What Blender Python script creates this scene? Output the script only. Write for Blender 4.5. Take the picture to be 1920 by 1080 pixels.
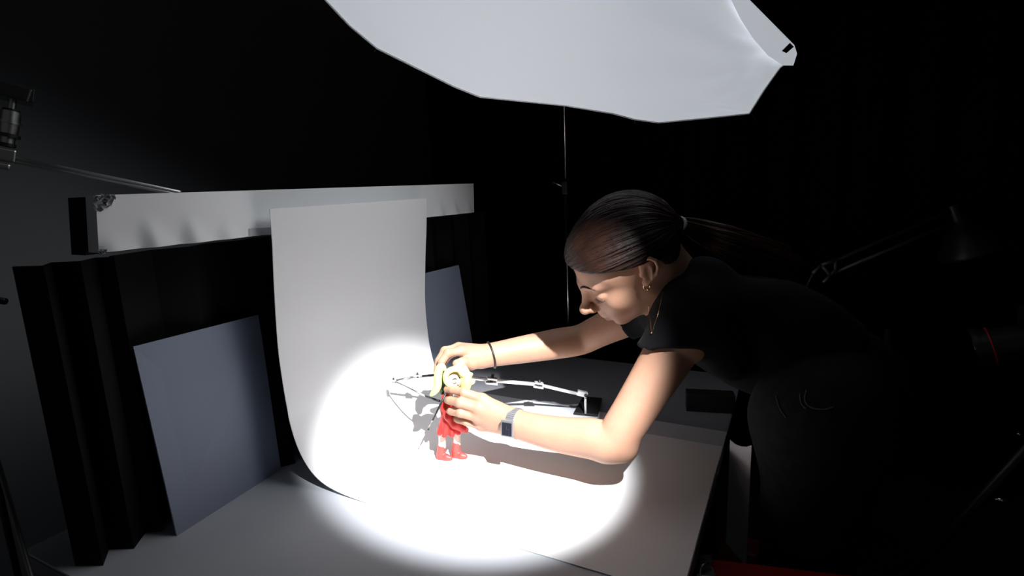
import bpy, bmesh, math, random
import numpy as np
from mathutils import Vector, Matrix

random.seed(7)
rng = np.random.default_rng(7)
scene = bpy.context.scene
for o in list(bpy.data.objects):
    bpy.data.objects.remove(o)
COL = scene.collection

# ------------------------------------------------------------------ camera
F_PX = 1026.0
_p, _y, _r = math.radians(10.74), math.radians(27.44), math.radians(-2.23)
_R = np.array([[math.cos(_r), -math.sin(_r), 0], [math.sin(_r), math.cos(_r), 0], [0, 0, 1]])
_fwd = np.array([0, -math.sin(_p), math.cos(_p)])
_dn = np.array([0, math.cos(_p), math.sin(_p)])
_rt = np.array([1.0, 0, 0])
CM = np.array([_R @ (_rt*math.cos(_y) - _fwd*math.sin(_y)), _R @ (_fwd*math.cos(_y) + _rt*math.sin(_y)), -_R @ _dn])
CAM = np.array([0, 0, 1.34])
cam_data = bpy.data.cameras.new('camera')
cam_data.sensor_width = 36.0
cam_data.lens = F_PX*36.0/1920.0
cam_data.clip_start = 0.02
cam = bpy.data.objects.new('camera', cam_data)
COL.objects.link(cam)
rm = Matrix([[CM[i][0], -CM[i][1], -CM[i][2]] for i in range(3)])
cam.matrix_world = Matrix.Translation(Vector(CAM)) @ rm.to_4x4()
scene.camera = cam

# ------------------------------------------------------------------ world, light, exposure
w = bpy.data.worlds.new('studio_dark')
w.use_nodes = True
w.node_tree.nodes['Background'].inputs[0].default_value = (0.93, 0.96, 1.0, 1)
w.node_tree.nodes['Background'].inputs[1].default_value = 0.035
scene.world = w
scene.view_settings.view_transform = 'Standard'
scene.view_settings.look = 'None'
scene.view_settings.gamma = 1
scene.view_settings.exposure = 0.0
scene.view_settings.use_curve_mapping = False

LDIR = np.array([-0.53, 0.43, -0.73]); LDIR /= np.linalg.norm(LDIR)
LTGT = np.array([-0.60, 0.955, 0.78])
LSRC = LTGT - LDIR*1.75
ld = bpy.data.lights.new('spot_lamp', 'SPOT')
ld.energy = 450
ld.color = (0.965, 0.98, 1.0)
ld.spot_size = 2*math.atan(0.368/1.75)
ld.spot_blend = 0.58
ld.shadow_soft_size = 0.012
lo = bpy.data.objects.new('spot_lamp', ld)
lo.location = Vector(LSRC)
lo.rotation_euler = Vector(LDIR).to_track_quat('-Z', 'Y').to_euler()
COL.objects.link(lo)

# added fill: a broad soft beam before the softbox, brightening the white header
BSRC = np.array([-.10, 1.02, 1.86])
BTGT = np.array([-.90, .93, 1.22])
l2 = bpy.data.lights.new('header_fill', 'SPOT')
l2.energy = 11
l2.color = (0.93, 0.97, 1.0)
l2.spot_size = math.radians(74)
l2.spot_blend = 1.0
l2.shadow_soft_size = 0.22
lo2 = bpy.data.objects.new('header_fill', l2)
lo2.location = Vector(BSRC)
lo2.rotation_euler = Vector(BTGT-BSRC).to_track_quat('-Z', 'Y').to_euler()
COL.objects.link(lo2)

# ------------------------------------------------------------------ geometry helpers
V = Vector
def ray(x, y): return CM @ np.array([(x-960)/F_PX, (y-540)/F_PX, 1.0])
def onZ(x, y, z=0.75): d = ray(x, y); return CAM + d*(z-CAM[2])/d[2]
def onX(x, y, X): d = ray(x, y); return CAM + d*(X-CAM[0])/d[0]
def onY(x, y, Y): d = ray(x, y); return CAM + d*(Y-CAM[1])/d[1]
def D(x, y, dep): return CAM + ray(x, y)*dep

def tag(o, label=None, cat=None, group=None, kind=None):
    if label: o['label'] = label
    if cat: o['category'] = cat
    if group: o['group'] = group
    if kind: o['kind'] = kind
    return o

def empty(name, loc, label, cat, group=None):
    o = bpy.data.objects.new(name, None)
    o.empty_display_size = 0.05
    o.location = V([float(a) for a in loc])
    COL.objects.link(o)
    return tag(o, label, cat, group)

def link_mesh(name, me, mat, parent=None, smooth=True):
    o = bpy.data.objects.new(name, me)
    me.materials.append(mat)
    if smooth:
        me.polygons.foreach_set('use_smooth', [True]*len(me.polygons))
    COL.objects.link(o)
    if parent is not None:
        o.parent = parent
        o.matrix_parent_inverse = Matrix.Translation(-parent.location)
    return o

class MB:
    def __init__(s): s.v = []; s.f = []
    def add(s, vs, fs):
        n = len(s.v); s.v += [tuple(float(c) for c in v) for v in vs]
        s.f += [tuple(i+n for i in f) for f in fs]; return s
    def box(s, c, size, axes=None, bev=0.0):
        ax = axes if axes is not None else np.eye(3)
        ax = np.array(ax, float); c = np.array(c, float); h = np.array(size, float)/2
        if bev <= 0:
            vs = [c + ax.T @ (h*np.array([i, j, k])) for i in (-1, 1) for j in (-1, 1) for k in (-1, 1)]
            return s.add(vs, [(0,1,3,2),(4,6,7,5),(0,4,5,1),(2,3,7,6),(0,2,6,4),(1,5,7,3)])
        bm = bmesh.new(); bmesh.ops.create_cube(bm, size=1)
        for v in bm.verts: v.co = V((v.co.x*size[0], v.co.y*size[1], v.co.z*size[2]))
        bmesh.ops.bevel(bm, geom=bm.edges[:], offset=bev, segments=2, affect='EDGES', profile=.6)
        bm.verts.index_update()
        vs = [c + ax.T @ np.array(v.co) for v in bm.verts]
        fs = [tuple(v.index for v in f.verts) for f in bm.faces]; bm.free()
        return s.add(vs, fs)
    def tube(s, pts, rad, n=12, cap=True, ends=None):
        pts = [np.array(p, float) for p in pts]; m = len(pts)
        rs = rad if isinstance(rad, (list, tuple, np.ndarray)) else [rad]*m
        tan = []
        for i in range(m):
            t = pts[min(i+1, m-1)] - pts[max(i-1, 0)]; tan.append(t/(np.linalg.norm(t)+1e-12))
        ref = np.array([0, 0, 1.0]) if abs(tan[0][2]) < .9 else np.array([1.0, 0, 0])
        u = np.cross(tan[0], ref); u /= np.linalg.norm(u)
        vs = []
        for i in range(m):
            u = u - tan[i]*(u@tan[i]); u /= np.linalg.norm(u); w_ = np.cross(tan[i], u)
            for k in range(n):
                a = 2*math.pi*k/n
                vs.append(pts[i] + rs[i]*(math.cos(a)*u + math.sin(a)*w_))
        fs = [(i*n+k, i*n+(k+1) % n, (i+1)*n+(k+1) % n, (i+1)*n+k) for i in range(m-1) for k in range(n)]
        if cap: fs += [tuple(range(n-1, -1, -1)), tuple((m-1)*n+k for k in range(n))]
        return s.add(vs, fs)
    def torus(s, c, axis, R, r, n=40, m=10, sx=1.0, ref=None, sy=1.0):
        c = np.array(c, float); a = np.array(axis, float); a /= np.linalg.norm(a)
        rf = np.array(ref if ref is not None else ([0, 0, 1.0] if abs(a[2]) < .9 else [1.0, 0, 0]), float)
        u = rf - a*(rf@a); u /= np.linalg.norm(u); w_ = np.cross(a, u)
        vs = []
        for i in range(n):
            t = 2*math.pi*i/n; d = math.cos(t)*u*sx + math.sin(t)*w_*sy
            for k in range(m):
                p = 2*math.pi*k/m
                vs.append(c + d*(R + r*math.cos(p)) + a*r*math.sin(p))
        fs = [(i*m+k, ((i+1) % n)*m+k, ((i+1) % n)*m+(k+1) % m, i*m+(k+1) % m) for i in range(n) for k in range(m)]
        return s.add(vs, fs)
    def grid(s, P):
        a, b = len(P), len(P[0])
        return s.add([q for r_ in P for q in r_], [(i*b+j, i*b+j+1, (i+1)*b+j+1, (i+1)*b+j) for i in range(a-1) for j in range(b-1)])
    def prism(s, poly, off):
        n = len(poly); off = np.array(off, float)
        vs = [np.array(p, float) for p in poly] + [np.array(p, float)+off for p in poly]
        return s.add(vs, [tuple(range(n-1, -1, -1)), tuple(range(n, 2*n))] + [(i, (i+1) % n, n+(i+1) % n, n+i) for i in range(n)])
    def ball(s, c, r, n=16):
        r = np.array([r]*3 if np.isscalar(r) else r, float); c = np.array(c, float)
        P = [[c + r*np.array([math.sin(a)*math.cos(b), math.sin(a)*math.sin(b), math.cos(a)]) for b in np.linspace(0, 2*math.pi, n+1)] for a in np.linspace(0.001, math.pi-.001, n//2+1)]
        return s.grid(P)
    def build(s, name, mat, parent=None, smooth=False, auto=None):
        me = bpy.data.meshes.new(name); me.from_pydata(s.v, [], s.f); me.update()
        bm = bmesh.new(); bm.from_mesh(me); bmesh.ops.remove_doubles(bm, verts=bm.verts, dist=1e-6)
        bmesh.ops.recalc_face_normals(bm, faces=bm.faces); bm.to_mesh(me); bm.free()
        o = link_mesh(name, me, mat, parent, smooth)
        if auto:
            for e in []: pass
            o.data.polygons.foreach_set('use_smooth', [True]*len(o.data.polygons))
            o.data.set_sharp_from_angle(angle=math.radians(auto))
        return o

# ------------------------------------------------------------------ materials
def mat(name, col, rough=.6, metal=0.0, bump=0.0, bscale=60, var=0.0, vscale=8, sheen=0, sss=0, spec=.5, stretch=None, sub=None):
    m = bpy.data.materials.new(name); m.use_nodes = True
    nt = m.node_tree; b = nt.nodes['Principled BSDF']
    b.inputs['Base Color'].default_value = (*col, 1); b.inputs['Roughness'].default_value = rough
    b.inputs['Metallic'].default_value = metal; b.inputs['Specular IOR Level'].default_value = spec
    if sheen: b.inputs['Sheen Weight'].default_value = sheen
    if sss:
        b.inputs['Subsurface Weight'].default_value = sss
        b.inputs['Subsurface Radius'].default_value = (1.0, .35, .2)
        b.inputs['Subsurface Scale'].default_value = .008
    tc = nt.nodes.new('ShaderNodeTexCoord'); mp = nt.nodes.new('ShaderNodeMapping')
    nt.links.new(tc.outputs['Object'], mp.inputs[0])
    if stretch: mp.inputs['Scale'].default_value = stretch
    if var:
        n = nt.nodes.new('ShaderNodeTexNoise'); n.inputs['Scale'].default_value = vscale; n.inputs['Detail'].default_value = 4
        r = nt.nodes.new('ShaderNodeValToRGB')
        r.color_ramp.elements[0].position = .3; r.color_ramp.elements[1].position = .7
        r.color_ramp.elements[0].color = (*[c*(1-var) for c in col], 1); r.color_ramp.elements[1].color = (*[min(1, c*(1+var)) for c in col], 1)
        nt.links.new(mp.outputs[0], n.inputs['Vector']); nt.links.new(n.outputs[0], r.inputs[0]); nt.links.new(r.outputs[0], b.inputs['Base Color'])
    if bump:
        n = nt.nodes.new('ShaderNodeTexNoise'); n.inputs['Scale'].default_value = bscale; n.inputs['Detail'].default_value = 5
        bp = nt.nodes.new('ShaderNodeBump'); bp.inputs['Strength'].default_value = bump; bp.inputs['Distance'].default_value = .004
        nt.links.new(mp.outputs[0], n.inputs['Vector']); nt.links.new(n.outputs[0], bp.inputs['Height']); nt.links.new(bp.outputs[0], b.inputs['Normal'])
    return m

M = dict(
    paper=mat('white_paper', (.86, .86, .87), .75, bump=.02, bscale=15, spec=.2),
    board=mat('white_board', (.54, .56, .60), .6, var=.02, spec=.3),
    edge=mat('board_edge', (.8, .8, .82), .6),
    tabletop=mat('grey_tabletop', (.22, .22, .24), .5, var=.06, bump=.03, spec=.3),
    cardblue=mat('blue_grey_card', (.27, .31, .40), .7, var=.03, vscale=3, spec=.2),
    blackfab=mat('black_fabric', (.0035, .0035, .004), .9, bump=.15, bscale=120, spec=.1),
    blackboard=mat('black_panel', (.0045, .0045, .0055), .75, bump=.05, spec=.15),
    header=mat('white_wrap', (.92, .93, .94), .5, bump=.05, bscale=8),
    tape=mat('crumpled_tape', (.35, .36, .38), .35, bump=.8, bscale=40, var=.3, vscale=30),
    wall=mat('grey_wall', (.34, .35, .37), .8, bump=.05, bscale=30, var=.08, vscale=1.5),
    dark=mat('dark_room', (.02, .02, .022), .9),
    floor=mat('dark_floor', (.03, .03, .032), .6, var=.2, bump=.05),
    chrome=mat('chrome', (.75, .75, .75), .22, 1.0),
    steel=mat('brushed_steel', (.55, .54, .52), .35, 1.0, bump=.05, bscale=200),
    blackmetal=mat('black_metal', (.02, .02, .022), .4, .3),
    blackplastic=mat('black_plastic', (.012, .012, .013), .45),
    diffuser=mat('white_diffuser_cloth', (.83, .84, .86), .8, bump=.25, bscale=6, sheen=.1, spec=.1),
    diffrim=mat('white_hem', (.93, .94, .96), .6),
    skin=mat('skin', (.49, .27, .18), .48, var=.05, vscale=25, bump=.06, bscale=260, sss=.25, spec=.4),
    lip=mat('lips', (.42, .16, .13), .4, sss=.2),
    brow=mat('eyebrow', (.03, .015, .01), .8),
    hair=mat('dark_brown_hair', (.018, .0065, .004), .42, bump=.25, bscale=50, var=.35, vscale=30, spec=.35),
    shirt=mat('black_cotton', (.0045, .0045, .0065), .85, bump=.3, bscale=14, sheen=.02, spec=.15),
    jeans=mat('black_denim', (.015, .015, .016), .85, bump=.35, bscale=45, var=.3, vscale=60, spec=.15),
    seam=mat('denim_seam', (.10, .095, .08), .8),
    shoe=mat('shoe_black', (.02, .02, .02), .6),
    gold=mat('gold', (.85, .55, .25), .2, 1.0),
    ponyhair=mat('ponytail_hair', (.075, .030, .018), .45, var=.35, vscale=30),
    white=mat('white_elastic', (.88, .87, .87), .8, bump=.4, bscale=200),
    watchface=mat('watch_glass', (.02, .02, .03), .1, 0, spec=.8),
    red=mat('red_clay', (.62, .03, .025), .5, bump=.15, bscale=80, sss=.05),
    redboot=mat('red_boot_clay', (.70, .07, .06), .45, bump=.1, bscale=80),
    yellow=mat('pale_yellow_clay', (.72, .78, .30), .5, bump=.2, bscale=70, sss=.05),
    green=mat('dark_green_clay', (.035, .055, .012), .6, bump=.2, bscale=70),
    claySkin=mat('pale_clay_skin', (.78, .60, .52), .5, sss=.1),
    eye=mat('white_eye', (.85, .85, .85), .3),
    redcase=mat('red_case', (.35, .004, .004), .5, bump=.05),
    alu=mat('aluminium', (.55, .58, .57), .35, 1.0),
    greysheet=mat('grey_sheet', (.78, .76, .82), .7, spec=.2),
    satin=mat('satin_steel', (.82, .82, .82), .32, .6),
    dull=mat('dull_grey_metal', (.14, .14, .145), .45, .5),
    tabgrey=mat('grey_tab', (.50, .50, .52), .7),
    watchsteel=mat('watch_steel', (.50, .50, .52), .3, .75),
    redring=mat('red_ring', (.6, .01, .02), .4),
    glass=mat('lens_glass', (.01, .01, .015), .05, spec=1.0),
)

# the softbox is a lamp burning low: its front cloth glows faintly
for k_ in ('diffuser',):
    b_ = M[k_].node_tree.nodes['Principled BSDF']
    b_.inputs['Emission Color'].default_value = (.86, .92, 1.0, 1); b_.inputs['Emission Strength'].default_value = .42
# skin: redder where the ear, knuckles... kept as one procedural colour variation
# ------------------------------------------------------------------ setting
def struct(name, mb, m, smooth=False):
    o = mb.build(name, m, None, smooth); o['kind'] = 'structure'; return o

XW, YB = -2.0, 2.9
struct('floor', MB().box((0, .9, -.02), (4.2, 4.4, .04)), M['floor'])
struct('ceiling', MB().box((0, .9, 2.92), (4.2, 4.4, .04)), M['dark'])
struct('wall_left', MB().box((XW-.05, .9, 1.45), (.1, 4.4, 2.9)), M['wall'])
struct('wall_back', MB().box((0, YB+.15, 1.45), (4.2, .1, 2.9)), M['dark'])
struct('wall_right', MB().box((2.1, .9, 1.45), (.1, 4.4, 2.9)), M['dark'])

# black studio curtain hanging along the back
def pleat(x0, x1, y, z0, z1, amp, per, axis='x', n=240, zt=None):
    P = []
    for k in range(6):
        z = z0 + (z1-z0)*k/5; row = []
        for i in range(n):
            s = x0 + (x1-x0)*i/(n-1)
            a = amp*(math.sin(2*math.pi*s/per) + .4*math.sin(2*math.pi*s/(per*.37)+1.3))*(1-.25*k/5)
            row.append((s, y+a, z) if axis == 'x' else (y+a, s, z))
        P.append(row)
    return MB().grid(P)
c = pleat(-1.93, 2.0, YB-.12, 0.0, 2.75, .035, .17).build('studio_curtain', M['blackfab'], None, True)
tag(c, 'tall black pleated studio curtain across the back of the room', 'curtain')
md = c.modifiers.new('thick', 'SOLIDIFY'); md.thickness = .003

# ------------------------------------------------------------------ worktable
TX0, TX1, TY0, TY1, TZ = -1.155, -.114, .355, 1.70, .75
tb = empty('worktable', (-.63, 1.0, 0), 'large grey topped studio worktable carrying the paper sweep', 'table')
MB().box(((TX0+TX1)/2, (TY0+TY1)/2, TZ-.0165), (TX1-TX0, TY1-TY0, .027), bev=.003).build('tabletop', M['tabletop'], tb)
for (x, y) in ((TX0+.06, TY0+.06), (TX0+.06, TY1-.06), (TX1-.08, TY0+.06), (TX1-.08, TY1-.06)):
    MB().box((x, y, .36), (.05, .05, .72), bev=.004).build('leg', M['blackmetal'], tb)
for yy in (TY0+.06, TY1-.06):
    MB().box(((TX0+TX1)/2, yy, .69), (TX1-TX0-.14, .03, .06)).build('apron', M['blackmetal'], tb)
TS = TZ - .003
bd = MB().box(((TX0+TX1)/2, (TY0+.003+1.283)/2, TZ-.0005), (TX1-TX0-.001, 1.280-TY0, .004)).build('white_sheet', M['board'])
tag(bd, 'large pale sheet lying flat on the worktable under the paper sweep', 'sheet')

# ------------------------------------------------------------------ paper sweep
prof = [(-.1155, .7535), (-.30, .7535), (-.50, .7535), (-.64, .7535), (-.70, .7537), (-.75, .7565), (-.79, .7625), (-.82, .773), (-.845, .792), (-.866, .822),
        (-.880, .860), (-.889, .91), (-.894, .98), (-.894, 1.05), (-.884, 1.16), (-.874, 1.24), (-.868, 1.312)]
def spline(P, n):
    P = [np.array(p, float) for p in P]; Q = [2*P[0]-P[1]] + P + [2*P[-1]-P[-2]]; out = []
    for i in range(1, len(Q)-2):
        for k in range(n):
            t = k/n; a, b, c_, d = Q[i-1:i+3]
            out.append(.5*((2*b)+(-a+c_)*t+(2*a-5*b+4*c_-d)*t*t+(-a+3*b-3*c_+d)*t**3))
    out.append(P[-1]); return out
pp = spline(prof, 4)
ys = np.linspace(.71, 1.20, 25)
P = [[(p[0] + .0015*math.sin(yv*9+p[1]*8)*(1 if p[1] > .9 else 0), yv, p[1] - (.012*(1.2-yv)/.49*0 if p[1] < 1.3 else 0)) for yv in ys] for p in pp]
sw = MB().grid(P).build('paper_sweep', M['paper'], None, True)
md = sw.modifiers.new('thick', 'SOLIDIFY'); md.thickness = .0012; md.offset = 1
sw.modifiers.new('edges', 'EDGE_SPLIT').split_angle = math.radians(40)
tag(sw, 'white seamless paper hanging from the white header and curving onto the table', 'backdrop')

# ------------------------------------------------------------------ header board
hd_c = onX(530, 400, -.93)
hd = empty('header_board', (-.95, .97, 1.25), 'long white wrapped board on top of the black screen behind the sweep', 'board')
XH = -.905
tl, bl, tr, br = onX(180, 366, XH), onX(186, 474, XH), onX(888, 344, XH), onX(889, 398, XH)
ny, nz = 260, 20
dents = []
for (ax0, bx0, bx1, vh, am) in ((205, 186, 268, .30, .016), (281, 269, 338, .62, .026), (358, 338, 402, .62, .026), (425, 402, 463, .40, .016),
                               (826, 812, 836, .5, .016), (852, 836, 862, .5, .018), (878, 862, 888, .45, .014)):
    yy_ = [onX(q_, 470-(q_-186)*.102, XH)[1] for q_ in (ax0, bx0, bx1)]
    dents.append((*yy_, vh, am))
P = []
for j in range(nz+1):
    v = j/nz; row = []
    for i in range(ny+1):
        u = i/ny
        top = tl + (tr-tl)*u; bot = bl + (br-bl)*u
        q = bot + (top-bot)*v
        x = XH
        for (ya, y0_, y1_, vh, am) in dents:
            if y0_ < q[1] < y1_:
                ln_ = vh*((y1_-q[1])/(y1_-ya) if q[1] > ya else (q[1]-y0_)/(ya-y0_))
                x += .62*am*max(0, ln_-v)/vh*(1.0 if q[1] > ya else .8)
        z = q[2]
        z = q[2]
        row.append((x + .0015*math.sin(q[1]*23), q[1], z))
    P.append(row)
A_ = np.array(P)
for _ in range(4):
    B_ = A_[:, :, 0].copy(); B_[:, 1:-1] = (A_[:, :-2, 0]+A_[:, 1:-1, 0]+A_[:, 2:, 0])/3; B_[1:-1] = (B_[:-2]+B_[1:-1]+B_[2:])/3; A_[:, :, 0] = B_
P = [[tuple(q) for q in row] for row in A_]
hw = MB().grid(P)
back = [(XH-.012, p[1], p[2]) for p in (bl, br, tr, tl)]
for e0, e1, b0, b1 in ((P[0], None, 0, 1),):
    pass
# returns round the edges of the wrap
for row, zz in ((P[0], None), (P[-1], None)):
    hw.grid([row, [(XH-.029, q[1], q[2]) for q in row]])
hw.grid([[P[j][-1] for j in range(nz+1)], [(XH-.029, P[j][-1][1], P[j][-1][2]) for j in range(nz+1)]])
hw.grid([[P[j][0] for j in range(nz+1)], [(XH-.029, P[j][0][1], P[j][0][2]) for j in range(nz+1)]])
hw.build('white_wrap', M['header'], hd, True, auto=60)
MB().prism([(XH-.030, tl[1]-.004, tl[2]-.002), (XH-.030, tr[1], tr[2]-.002), (XH-.030, br[1], br[2]+.003), (XH-.030, bl[1]-.004, bl[2]-.004)], (-.040, 0, 0)).build('black_core', M['blackboard'], hd)
# silver tape at the torn corners
def crumple(poly, off, m, name, par, rr=.004, n=10):
    P = []
    a, b, c_, d = [np.array(p, float) for p in poly]
    for i in range(n+1):
        row = []
        for j in range(n+1):
            u, v = i/n, j/n
            q = a*(1-u)*(1-v)+b*u*(1-v)+c_*u*v+d*(1-u)*v
            e = rng.normal(0, rr, 3); e[0] = abs(e[0])+off
            edge = .35
            row.append(q + e*np.array([1, edge, edge]))
        P.append(row)
    o = MB().grid(P).build(name, m, par, False)
    return o
q = [onX(172, 366, XH), onX(214, 364, XH), onX(205, 388, XH), onX(176, 396, XH)]
crumple(q, .002, M['tape'], 'tape_patch', hd)
q = [onX(181, 468, XH), onX(198, 468, XH), onX(196, 475, XH), onX(183, 477, XH)]
crumple(q, .002, M['tape'], 'tape_patch', hd, .002)
q = [onX(467, 429, XH+.001), onX(512, 426, XH+.001), onX(512, 440, XH+.001), onX(467, 442, XH+.001)]
MB().prism(q, (-.003, 0, 0)).build('paper_tab', M['tabgrey'], hd)

# ------------------------------------------------------------------ folding black screen behind
path = [onZ(*p) for p in [(160, 1066), (213, 1065), (223, 1035), (270, 1033), (291, 1003), (322, 1000)]]
path = [np.array([p[0]-.02, p[1]-.005]) for p in path]
pth = [tuple(p) for p in path]
y = .52; k = 0
pth.append((-1.005, .50))
while y < 1.74:
    y += .055; k += 1
    pth.append((-1.025 if k % 2 else -1.000, y))
P = [[(x, yv, z) for (x, yv) in pth] for z in (TZ+.0017, .9, 1.05, 1.2486)]
sc_ = MB().grid(P).build('folding_screen', M['blackboard'])
md = sc_.modifiers.new('thick', 'SOLIDIFY'); md.thickness = .004; md.offset = 1
tag(sc_, 'black accordion folded screen standing on the table behind the sweep', 'screen')
for yy in (.40,):
    pass

# ------------------------------------------------------------------ cards
def card(name, b0, b1, t1, t0, m, label):
    b0, b1, t1, t0 = [np.array(p, float) for p in (b0, b1, t1, t0)]
    n = np.cross(b1-b0, t0-b0); n /= np.linalg.norm(n)
    if n[0] > 0: n = -n
    o = MB().prism([b0, b1, t1, t0], n*.003).build(name, m)
    return tag(o, label, 'card')
z0 = TZ+.0015
cb0, cb1 = onZ(332, 1005, z0), onZ(527, 880, z0)
card('grey_card', cb0, cb1, onX(485, 590, -.987), onX(250, 650, -.987), M['cardblue'], 'blue-grey card leaning on the black screen left of the paper sweep')
card('grey_card', (-.955, 1.292, TZ), (-.955, 1.545, TZ), onX(860, 497, -.987), (-.987, 1.285, onX(800, 511, -.987)[2]), M['cardblue'], 'blue-grey card leaning on the black screen right of the paper sweep')
p0 = onZ(561, 858, z0)
card('white_card', (-.95, p0[1], z0), (-.95, p0[1]+.2, z0), (-.975, p0[1]+.2, .90), (-.975, p0[1]-.004, .90), M['greysheet'], 'narrow pale card mostly hidden behind the lower curve of the sweep')
q0, q1 = onZ(532, 880, z0), onZ(563, 871, z0)
MBp = MB().prism([(-.972, q0[1]+.003, z0), (-.955, q1[1]-.001, z0), (-.992, q1[1]-.001, 1.24), (-.992, q0[1]+.010, 1.24)], (-.003, 0, 0)).build('black_strip', M['blackboard'])
tag(MBp, 'narrow black strip standing between the left grey card and the sweep', 'panel')

# ------------------------------------------------------------------ boom arm + grip (upper left)
st = empty('boom_stand', onX(-60, 1080, -1.05)*[1, 1, 0], 'metal boom stand at the left edge reaching behind the white header', 'stand')
g = lambda px, py, d=.95: D(px, py, d)
def stack(mb, ax, pairs, d):
    # pairs: (t0,t1,r) along ax in pixels
    (x0, y0), (x1, y1) = ax
    for t0, t1, r in pairs:
        mb.tube([g(x0+(x1-x0)*t0, y0+(y1-y0)*t0, d), g(x0+(x1-x0)*t1, y0+(y1-y0)*t1, d)], r*d/F_PX, 24)
for nm, side, dz in (('boom_tube', 0, 0), ('boom_tube', 8, .02)):
    MB().tube([g(5, 291+side, .97), onX(338, 361+side*.6, -.985)], .0035, 14).build(nm, M['satin'], st, True)
ax = ((24, 185), (6, 330))
s1 = MB(); s1.tube([g(ax[0][0]+(ax[1][0]-ax[0][0])*t, ax[0][1]+(ax[1][1]-ax[0][1])*t, .95) for t in (0, .17, .17, .3, .3, .33, .33, .47, .47, .6)], [r_*.95/F_PX for r_ in (6, 6, 15, 15, 17, 17, 15, 14, 11, 11)], 24)
s1.build('grip_joint', M['steel'], st, True, auto=40)
for tt in ((.14, .18, 13), (.46, .50, 18), (.58, .62, 13)):
    s2 = MB(); stack(s2, ax, [tt], .95); s2.build('grip_ring', M['blackplastic'], st, True, auto=40)
e = D(6, 290, .95); axv = D(6, 330, .95)-D(24, 185, .95); axv /= np.linalg.norm(axv); vw = (CAM-e)/np.linalg.norm(CAM-e); sx = np.cross(axv, vw); sx /= np.linalg.norm(sx); vv = np.cross(sx, axv)
MB().box(D(2, 290, .95), (.038, .022, .03), (sx, axv, vv), bev=.003).build('grip_head', M['steel'], st)
MB().box(D(-4, 311, .95), (.032, .010, .03), (sx, axv, vv), bev=.003).build('grip_plate', M['steel'], st)
MB().box(D(12, 172, .95), (.072, .024, .05), (sx, axv, vv), bev=.002).build('mount_block', M['blackplastic'], st)
MB().tube([D(58, 168, .94), D(51, 190, .94)], .0013, 8).build('mount_pin', M['chrome'], st)
MB().tube([D(-30, 560, .95), D(10, 565, .95)], .006, 12).build('wing_knob', M['blackmetal'], st, True)
topj = D(-10, 320, .95)
MB().tube([D(-40, 330, .95), D(-52, 700, .95)], .012, 16).build('riser', M['blackmetal'], st, True)
for (x, y, d2) in ((0, 880, 1.0),):
    a_ = D(-52, 700, .95); b_ = D(60, 1085, .86); dd = (b_-a_)/np.linalg.norm(b_-a_)
    L = (a_[2]-.01)/abs(dd[2])
    MB().tube([a_, a_+dd*L], .004, 12).build('leg', M['steel'], st, True)
    for dx, dy in ((-.35, .1), (-.2, -.3)):
        MB().tube([a_, (a_[0]+dx, a_[1]+dy, .01)], .006, 12).build('leg', M['blackmetal'], st, True)

# ------------------------------------------------------------------ light stand pole behind
lsx = D(1062, 400, 1.95)
ls = empty('light_stand', (lsx[0], lsx[1], 0), 'slim chrome light stand standing behind the person\'s head', 'stand')
MB().tube([(lsx[0], lsx[1], .5), (lsx[0], lsx[1], D(1060, 352, 1.95)[2])], .0055, 16).build('lower_tube', M['chrome'], ls, True)
MB().tube([(lsx[0], lsx[1], D(1060, 352, 1.95)[2]), (lsx[0], lsx[1], 2.05)], .0038, 16).build('upper_tube', M['steel'], ls, True)
zc = D(1060, 352, 1.95)[2]
MB().box((lsx[0]-.002, lsx[1], zc), (.022, .02, .045), bev=.003).build('clamp', M['blackmetal'], ls)
MB().tube([(lsx[0], lsx[1], zc), (lsx[0]-.04, lsx[1]-.02, zc+.022)], .004, 10).build('clamp_lever', M['steel'], ls, True)
for a_ in (0.3, 2.4, 4.5):
    MB().tube([(lsx[0], lsx[1], .55), (lsx[0]+.3*math.cos(a_), lsx[1]+.3*math.sin(a_), .01)], .006, 12).build('leg', M['blackmetal'], ls, True)

# ------------------------------------------------------------------ octabox overhead
pc = D(1150, 222, 1.50)
ch = np.array([.46, -.888, 0]); nrm = ch*.74 + np.array([0, 0, -.67]); nrm /= np.linalg.norm(nrm)
def onP(x, y, off=0): d = ray(x, y); n0 = nrm; return CAM + d*((pc + n0*off - CAM)@n0)/(d@n0)
outl = [(560, -50), (610, 0), (655, 48), (707, 91), (790, 132), (850, 162), (900, 182), (980, 190), (1060, 198), (1150, 213), (1190, 224), (1235, 230), (1320, 222), (1405, 213), (1432, 170), (1462, 127), (1486, 108), (1490, 92), (1450, 52), (1395, 0)]
pts = [onP(*p) for p in outl]
cen = (pts[1]+pts[18])/2
up = np.array([0, 0, 1.0]); up = up - nrm*(up@nrm); up /= np.linalg.norm(up); lat = np.cross(up, nrm)
cen = cen + up*.05
# upper part of the octagon above the frame
R0 = .5*np.linalg.norm(pts[0]-pts[-1])
for a_ in np.linspace(.05, .95, 7):
    # from last point over the top back to the first
    l1 = (pts[19]-cen)@lat; l0 = (pts[0]-cen)@lat; u1 = (pts[19]-cen)@up
    t = a_*math.pi; s_ = (1+math.cos(t))/2
    pts.append(cen + lat*(l0+(l1-l0)*s_) + up*(u1 + 1.15*math.sin(t)))
ob = empty('octagonal_softbox', cen, 'big white fronted softbox hanging over the table, top of the picture', 'softbox')
N = len(pts)
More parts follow.
